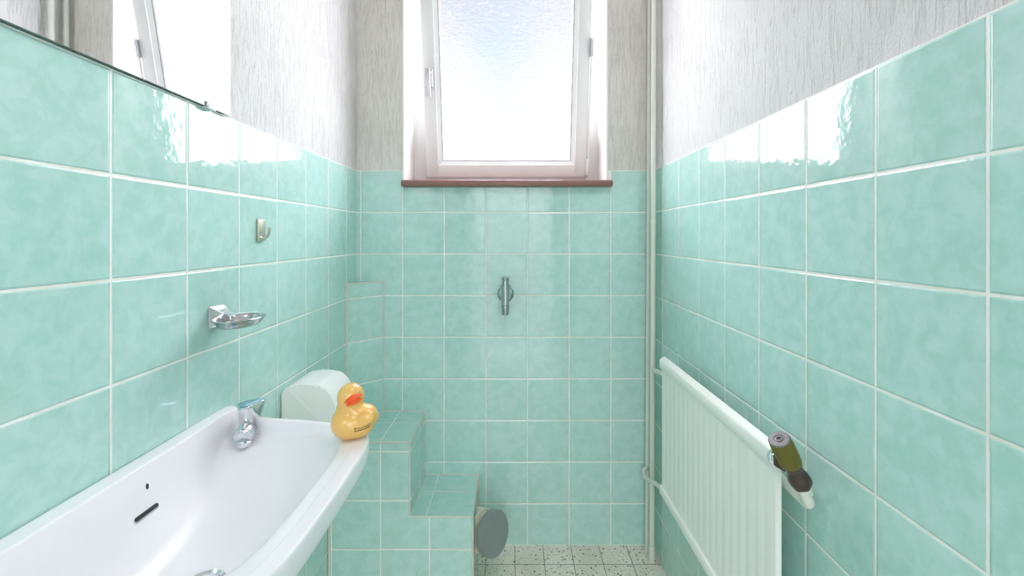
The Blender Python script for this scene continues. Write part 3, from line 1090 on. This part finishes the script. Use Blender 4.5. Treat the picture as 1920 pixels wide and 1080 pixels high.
ret = thing('heating_pipe', (.479, 1.612, 0), 'painted vertical heating pipe close to the back wall, half hidden by its twin', 'pipe')
bm = bmesh.new()
tube(bm, taper((.4795, 1.612, 0.0), (.4925, 1.615, ZC)), .0085, 20)
link_obj('riser', bm, M_pipe, ret, 60)
bm = bmesh.new()
br = catmull([(.4755, 1.6035, .2955), (.4690, 1.598, .2985), (.459, 1.585, .293), (.4555, 1.562, .288), (.4575, 1.53, .295), (.4612, 1.49, .310), (.4615, 1.44, .325), (.459, 1.395, .338)], 6)
tube(bm, br, .0072, 20)
bm_ret = bm

# ------------------------------------------------------------------ radiator
RY0, RY1, RXF, RXB = 0.787, 1.391, .4555, .4680
ZR0, ZR1 = .325, .747
rad = thing('radiator', (.47, 1.09, ZR0), 'flat white ribbed panel radiator hung low on the right tiled wall', 'radiator')
link_obj('supply_pipe', bm_sup, M_pipe, rad, 60)
link_obj('return_pipe', bm_ret, M_pipe, rad, 60)
bm = bmesh.new()
NR = 18
cols = []
npp = 12
tot = NR * npp
for i in range(tot + 1):
    t_ = i / tot
    y_ = RY0 + 0.003 + (RY1 - RY0 - 0.006) * t_
    ph = (t_ * NR) % 1.0
    w_ = 0.5 - 0.5 * math.cos(2 * PI * ph)
    w_ = w_ ** 0.7
    cols.append((y_, RXF + 0.0020 * (1 - w_)))
zs = [ZR0 + .028, ZR0 + .040, ZR1 - .050, ZR1 - .037]
grid = []
for j, z_ in enumerate(zs):
    rowv = []
    for y_, x_ in cols:
        xx = x_ if j in (1, 2) else RXF + 0.0005
        rowv.append(bm.verts.new((xx, y_, z_)))
    grid.append(rowv)
for a, b in zip(grid, grid[1:]):
    for k in range(tot):
        bm.faces.new((a[k], a[k + 1], b[k + 1], b[k]))
bk = [[bm.verts.new((RXB, y_, z_)) for y_ in (cols[0][0], cols[-1][0])] for z_ in (zs[0], zs[-1])]
bm.faces.new((bk[0][0], bk[1][0], bk[1][1], bk[0][1]))
bm.faces.new([g[0] for g in grid] + [bk[1][0], bk[0][0]])
bm.faces.new([g[-1] for g in grid][::-1] + [bk[0][1], bk[1][1]])
bm.faces.new(grid[0][::-1] + [bk[0][0], bk[0][1]])
bm.faces.new(grid[-1] + [bk[1][1], bk[1][0]])
link_obj('panel', bm, M_rad, rad, 50)


def header(zb_, zt_, flip):
    pr = [(RXF - .0030, 0.0), (RXF - .0050, .003), (RXF - .0050, .0235), (RXF - .0035, .0275), (RXF + .0030, .0310), (RXF + .0070, .0340), (RXF + .0100, .0360), (RXB, .0355), (RXB, 0.0)]
    if flip:
        return [(x, zt_ - z) for x, z in pr]
    return [(x, zb_ + z) for x, z in pr]


for nm, pr in (('top_header', header(ZR1 - .036, 0, False)), ('bottom_header', header(0, ZR0 + .030, True))):
    bm = bmesh.new()
    prism(bm, pr, RY0, RY1, 'Y')
    bmesh.ops.bevel(bm, geom=[e_ for e_ in bm.edges], offset=0.0012, segments=2, affect='EDGES', clamp_overlap=True)
    link_obj(nm, bm, M_rad, rad, 40)
for y_ in (.93, 1.25):
    bm = bmesh.new()
    box(bm, (RXB - .001, y_ - .012, .60), (XR - .0005, y_ + .012, .64), .001)
    link_obj('wall_bracket', bm, M_rad, rad, 40)

# valve at the near end of the top header
kb = Vector((.4715, .7400, .7085))
kt = Vector((.4235, .7215, .7905))
ka = (kt - kb).normalized()
klen = (kt - kb).length
K4 = frame_mat(kb, ka, (0, 1, 0))
bm = bmesh.new()
lathe(bm, [(.0118, -.003), (.0140, -.001), (.0160, .003), (.0165, .012), (.0150, .021), (.0122, .028), (.0124, .036), (.0150, .042), (.0150, .048), (.010, .050)], K4, 48,
      lambda a, r_, h_: 1 + (0.045 * math.cos(6 * a) if h_ < .02 else 0.0))
valve = link_obj('radiator_valve', bm, M_brown, rad, 45)
valve['label'] = 'dark brown valve body'
bm = bmesh.new()


def flute(a, r, h):
    return 0.97 + 0.07 * (0.5 + 0.5 * math.cos(8 * a)) ** 0.6 if h > klen - .049 else 1


lathe(bm, [(.0135, klen - .054), (.0158, klen - .051), (.0168, klen - .044), (.0172, klen - .018), (.0166, klen - .004), (.0158, klen - .001), (.012, klen - .001)], K4, 90, flute)
kn = link_obj('valve_knob', bm, M_olive, valve, 40)
kn['label'] = 'olive green fluted knob'
bm = bmesh.new()
lathe(bm, [(.0160, klen - .003), (.0163, klen + .0002), (.0150, klen + .0014), (.0080, klen + .0014), (.0075, klen + .0004), (.0062, klen + .0004), (.0058, klen + .0016), (.0035, klen + .0018), (.003, klen - .0005), (.0012, klen - .0008)], K4, 48)
link_obj('knob_disc', bm, M_knobtop, valve, 30)['label'] = 'grey metal disc on the knob'
bm = bmesh.new()
u0 = Vector((.4600, RY0 + .004, .7285))
u1 = kb + ka * .034
dvv = (u1 - u0).normalized()
U4 = frame_mat(u0, dvv, (0, 0, 1))
ul = (u1 - u0).length
lathe(bm, [(.0150, -.002), (.0160, .003), (.0155, .0075), (.0130, .009), (.0132, .0125), (.0140, .016), (.0110, .018)], U4, 32)
link_obj('valve_union', bm, M_chrome, valve, 40)
bm = bmesh.new()
lathe(bm, [(.0120, .016), (.0155, .018), (.0155, .026), (.0125, .028), (.009, ul)], U4, 6)
link_obj('union_nut', bm, M_brown, valve, 30)
bm = bmesh.new()
q0 = kb - ka * .001
lathe(bm, [(.0085, -.022), (.0108, -.019), (.0112, -.006), (.0104, -.001), (.0100, .002)], K4, 32)
link_obj('pipe_nut', bm, M_pipe, valve, 40)

# ------------------------------------------------------------------ chrome valve on the back wall
fx = -.0236
FD = 1.603
fz = lambda y_: CAMZ + (444 - y_) * FD / 853
flush = thing('wall_valve', (fx, YB, fz(554)), 'upright chrome flush valve fitting alone on the back tiled wall below the window', 'valve')
bm = bmesh.new()
lathe(bm, [(.0300, .0005), (.0302, .003), (.0280, .008), (.0200, .0125), (.0125, .015)], frame_mat((fx + .0006, YB, fz(553.5)), (0, -1, 0)), 48)
tube(bm, [(fx, YB - .010, fz(553.5)), (fx, FD + .006, fz(553.5))], .0095, 24)
link_obj('escutcheon', bm, M_dull, flush, 45)
bm = bmesh.new()
pr = [(590, .0118), (588.5, .0132), (579, .0134), (577.5, .0146), (572, .0150), (571, .0120), (563, .0128), (545, .0152), (541, .0160), (540.5, .0185), (534, .0187),
      (533.4, .0125), (529, .0118), (524, .0122), (522.3, .0150), (520.6, .0152), (520, .0120), (520.2, .003)]
base_z = fz(590)
lathe(bm, [(r_, fz(y_) - base_z) for y_, r_ in pr], Matrix.Translation((fx, FD, base_z)), 40)
link_obj('valve_body', bm, M_dull, flush, 40)

# ------------------------------------------------------------------ rubber duck on the corner of the basin
DD = .762
bot = px(661, 826, DD)
h_, n_, i_, _ = bt.ray_cast(Vector((bot.x, bot.y, 1.0)), Vector((0, 0, -1)))
zb_ = h_.z if h_ else .777
duck = thing('rubber_duck', (bot.x, bot.y, zb_), 'yellow rubber duck with orange beak sitting on the front corner of the basin', 'rubber duck')
S_ = DD / 853


def ell(bm, c, r, rot=None, seg=32):
    m_ = Matrix.Translation(c) @ (rot if rot is not None else Matrix.Identity(4)) @ Matrix.Diagonal((*r, 1))
    bmesh.ops.create_uvsphere(bm, u_segments=seg, v_segments=seg // 2, radius=1.0, matrix=m_)


def dp(x, y, dy=0.0):
    v = px(x, y, DD + dy)
    v.z += zb_ - bot.z
    return v


RY = lambda a: Matrix.Rotation(a, 4, 'Y')
bm = bmesh.new()
ell(bm, dp(658, 798), (.0325, .0290, .0262), RY(math.radians(-4)))
ell(bm, dp(649, 796, -.003), (.0240, .0260, .0250))
ell(bm, dp(682, 786, .003), (.0235, .0250, .0205), RY(math.radians(-20)))
ell(bm, dp(699, 783, .007), (.0090, .0140, .0130), RY(math.radians(-30)))
ell(bm, dp(657, 771, 0), (.0232, .0200, .0200))
ell(bm, dp(668, 776, 0), (.0200, .0200, .0150))
ell(bm, dp(658, 749, 0), (.0222, .0220, .0232), RY(math.radians(8)))
ell(bm, dp(658, 742, 0), (.0190, .0200, .0172))
ell(bm, dp(672, 804, .0), (.0270, .0255, .0180), RY(math.radians(-14)))
ell(bm, dp(684, 790, -.0160), (.0170, .0085, .0120), RY(math.radians(-25)))
for v in bm.verts:
    if v.co.z < zb_ + .0030:
        v.co.z = zb_ + .0030 + (v.co.z - zb_ - .0030) * 0.12
lowest = min(v.co.z for v in bm.verts)
for v in bm.verts:
    v.co.z += zb_ - lowest + .0004
tmp = link_obj('duck_tmp', bm, M_duck)
rm = tmp.modifiers.new('r', 'REMESH')
rm.mode = 'VOXEL'
rm.voxel_size = 0.0013
sm = tmp.modifiers.new('s', 'SMOOTH')
sm.factor = 0.7
sm.iterations = 22
deps = bpy.context.evaluated_depsgraph_get()
deps.update()
me = bpy.data.meshes.new_from_object(tmp.evaluated_get(deps))
bpy.data.objects.remove(tmp)
me.name = 'duck_body'
for p_ in me.polygons:
    p_.use_smooth = True
body = bpy.data.objects.new('duck_body', me)
if not me.materials:
    me.materials.append(M_duck)
C.objects.link(body)
body.parent = duck
body.matrix_parent_inverse = duck.matrix_basis.inverted()
bmt = bmesh.new()
bmt.from_mesh(me)
dbt = BVHTree.FromBMesh(bmt)


def on_duck(x, y):
    o_ = Vector((0, 0, CAMZ))
    dr = (px(x, y, 1.0) - o_).normalized()
    return dbt.ray_cast(o_, dr)


# beak: two puckered lips facing the viewpoint, tilted up to the right
hit = on_duck(663, 750)
bc = hit[0] if hit[0] else dp(663, 750, -.021)
fwd = (Vector((0.02, 0, CAMZ)) - bc)
fwd = Vector((fwd.x, fwd.y, fwd.z * 0.2)).normalized()
roll = math.radians(-24)
B4 = frame_mat(bc, fwd, (1, 0, 0)) @ Matrix.Rotation(-roll, 4, 'Z')
bm = bmesh.new()


def lip(bm, yc, rx, ry, rz, droop):
    m_ = B4 @ Matrix.Translation((0.0, yc, 0.0005)) @ Matrix.Rotation(droop, 4, 'X')
    st = len(bm.verts)
    r_ = bmesh.ops.create_uvsphere(bm, u_segments=36, v_segments=18, radius=1.0)
    for v in r_['verts']:
        x_, y_, z_ = v.co
        taper_ = (1 - abs(x_) ** 2.2 * 0.75)
        v.co = m_ @ Vector((x_ * rx, y_ * ry * taper_, z_ * rz * (1 - .35 * abs(x_))))


s_up = B4.to_3x3() @ Vector((0, 1, 0))
sgn = 1 if s_up.z > 0 else -1
lip(bm, .0030 * sgn, .0150, .0050, .0085, 0.25 * sgn)
lip(bm, -.0034 * sgn, .0142, .0040, .0068, -0.2 * sgn)
link_obj('beak', bm, M_beak, duck, 60)['label'] = 'orange-red beak'
for (ex, ey) in ((646.5, 742.5), (673.5, 735.0)):
    hit = on_duck(ex, ey)
    if hit[0] is None:
        continue
    nn = hit[1]
    if nn.y > 0:
        nn = -nn
    E4 = frame_mat(hit[0] - nn * .0003, nn, (0, 0, 1))
    bm = bmesh.new()
    lathe(bm, [(.0022, 0), (.0021, .0005), (.0015, .0008), (.0006, .0009)], E4, 24, mat=0)
    lathe(bm, [(.0009, .0004), (.0009, .0011), (.0003, .0012)], E4 @ Matrix.Translation((-.0002, 0, 0)), 20, mat=1)
    link_obj('eye', bm, [M_eye, M_ink], duck, 50)

# printed lettering wrapped on the flank
cu = bpy.data.curves.new('print', 'FONT')
cu.body = 'Hausmann'
cu.size = 1.0
to = bpy.data.objects.new('print', cu)
C.objects.link(to)
deps = bpy.context.evaluated_depsgraph_get()
deps.update()
tm = bpy.data.meshes.new_from_object(to.evaluated_get(deps))
bpy.data.objects.remove(to)
bmx = bmesh.new()
bmx.from_mesh(tm)
w0 = min(v.co.x for v in bmx.verts)
w1 = max(v.co.x for v in bmx.verts)


def logo_px(u, v):
    """u 0..1 along the print, v in text heights -> photo pixel, following the slant and bow of the flank"""
    X_ = 664.0 + 29.5 * u
    base = 807.0 - 4.5 * u - 5.5 * u * u
    return X_ + 0.05 * v, base - v * 7.4


# small square emblem in front of the word, and the fine line below
def quad(bmq, u0_, u1_, v0_, v1_, nn=10):
    cols_ = [[bmq.verts.new((w0 + (w1 - w0) * (u0_ + (u1_ - u0_) * i / nn), v_, 0)) for v_ in (v0_, v1_)] for i in range(nn + 1)]
    for a_, b_ in zip(cols_, cols_[1:]):
        bmq.faces.new((a_[0], b_[0], b_[1], a_[1]))


emb = 0.13
for v in bmx.verts:
    v.co.x = w0 + (w1 - w0) * (emb + (1 - emb) * (v.co.x - w0) / (w1 - w0))
quad(bmx, 0.0, 0.030, 0.0, 0.66, 2)
quad(bmx, 0.062, 0.092, 0.0, 0.66, 2)
quad(bmx, 0.0, 0.092, 0.0, 0.16, 3)
quad(bmx, 0.02, 0.075, 0.30, 0.44, 3)
quad(bmx, 0.0, 1.0, -0.40, -0.19, 24)
ok = True
for v in bmx.verts:
    X_, Y_ = logo_px((v.co.x - w0) / (w1 - w0), v.co.y)
    hit = on_duck(X_, Y_)
    if hit[0] is None:
        ok = False
        v.co = bc
        continue
    nn = hit[1] if hit[1].y < 0 else -hit[1]
    v.co = hit[0] + nn * .00018
if ok:
    link_obj('printed_lettering', bmx, M_ink, duck)['label'] = 'black printed lettering with a fine underline'
bmt.free()
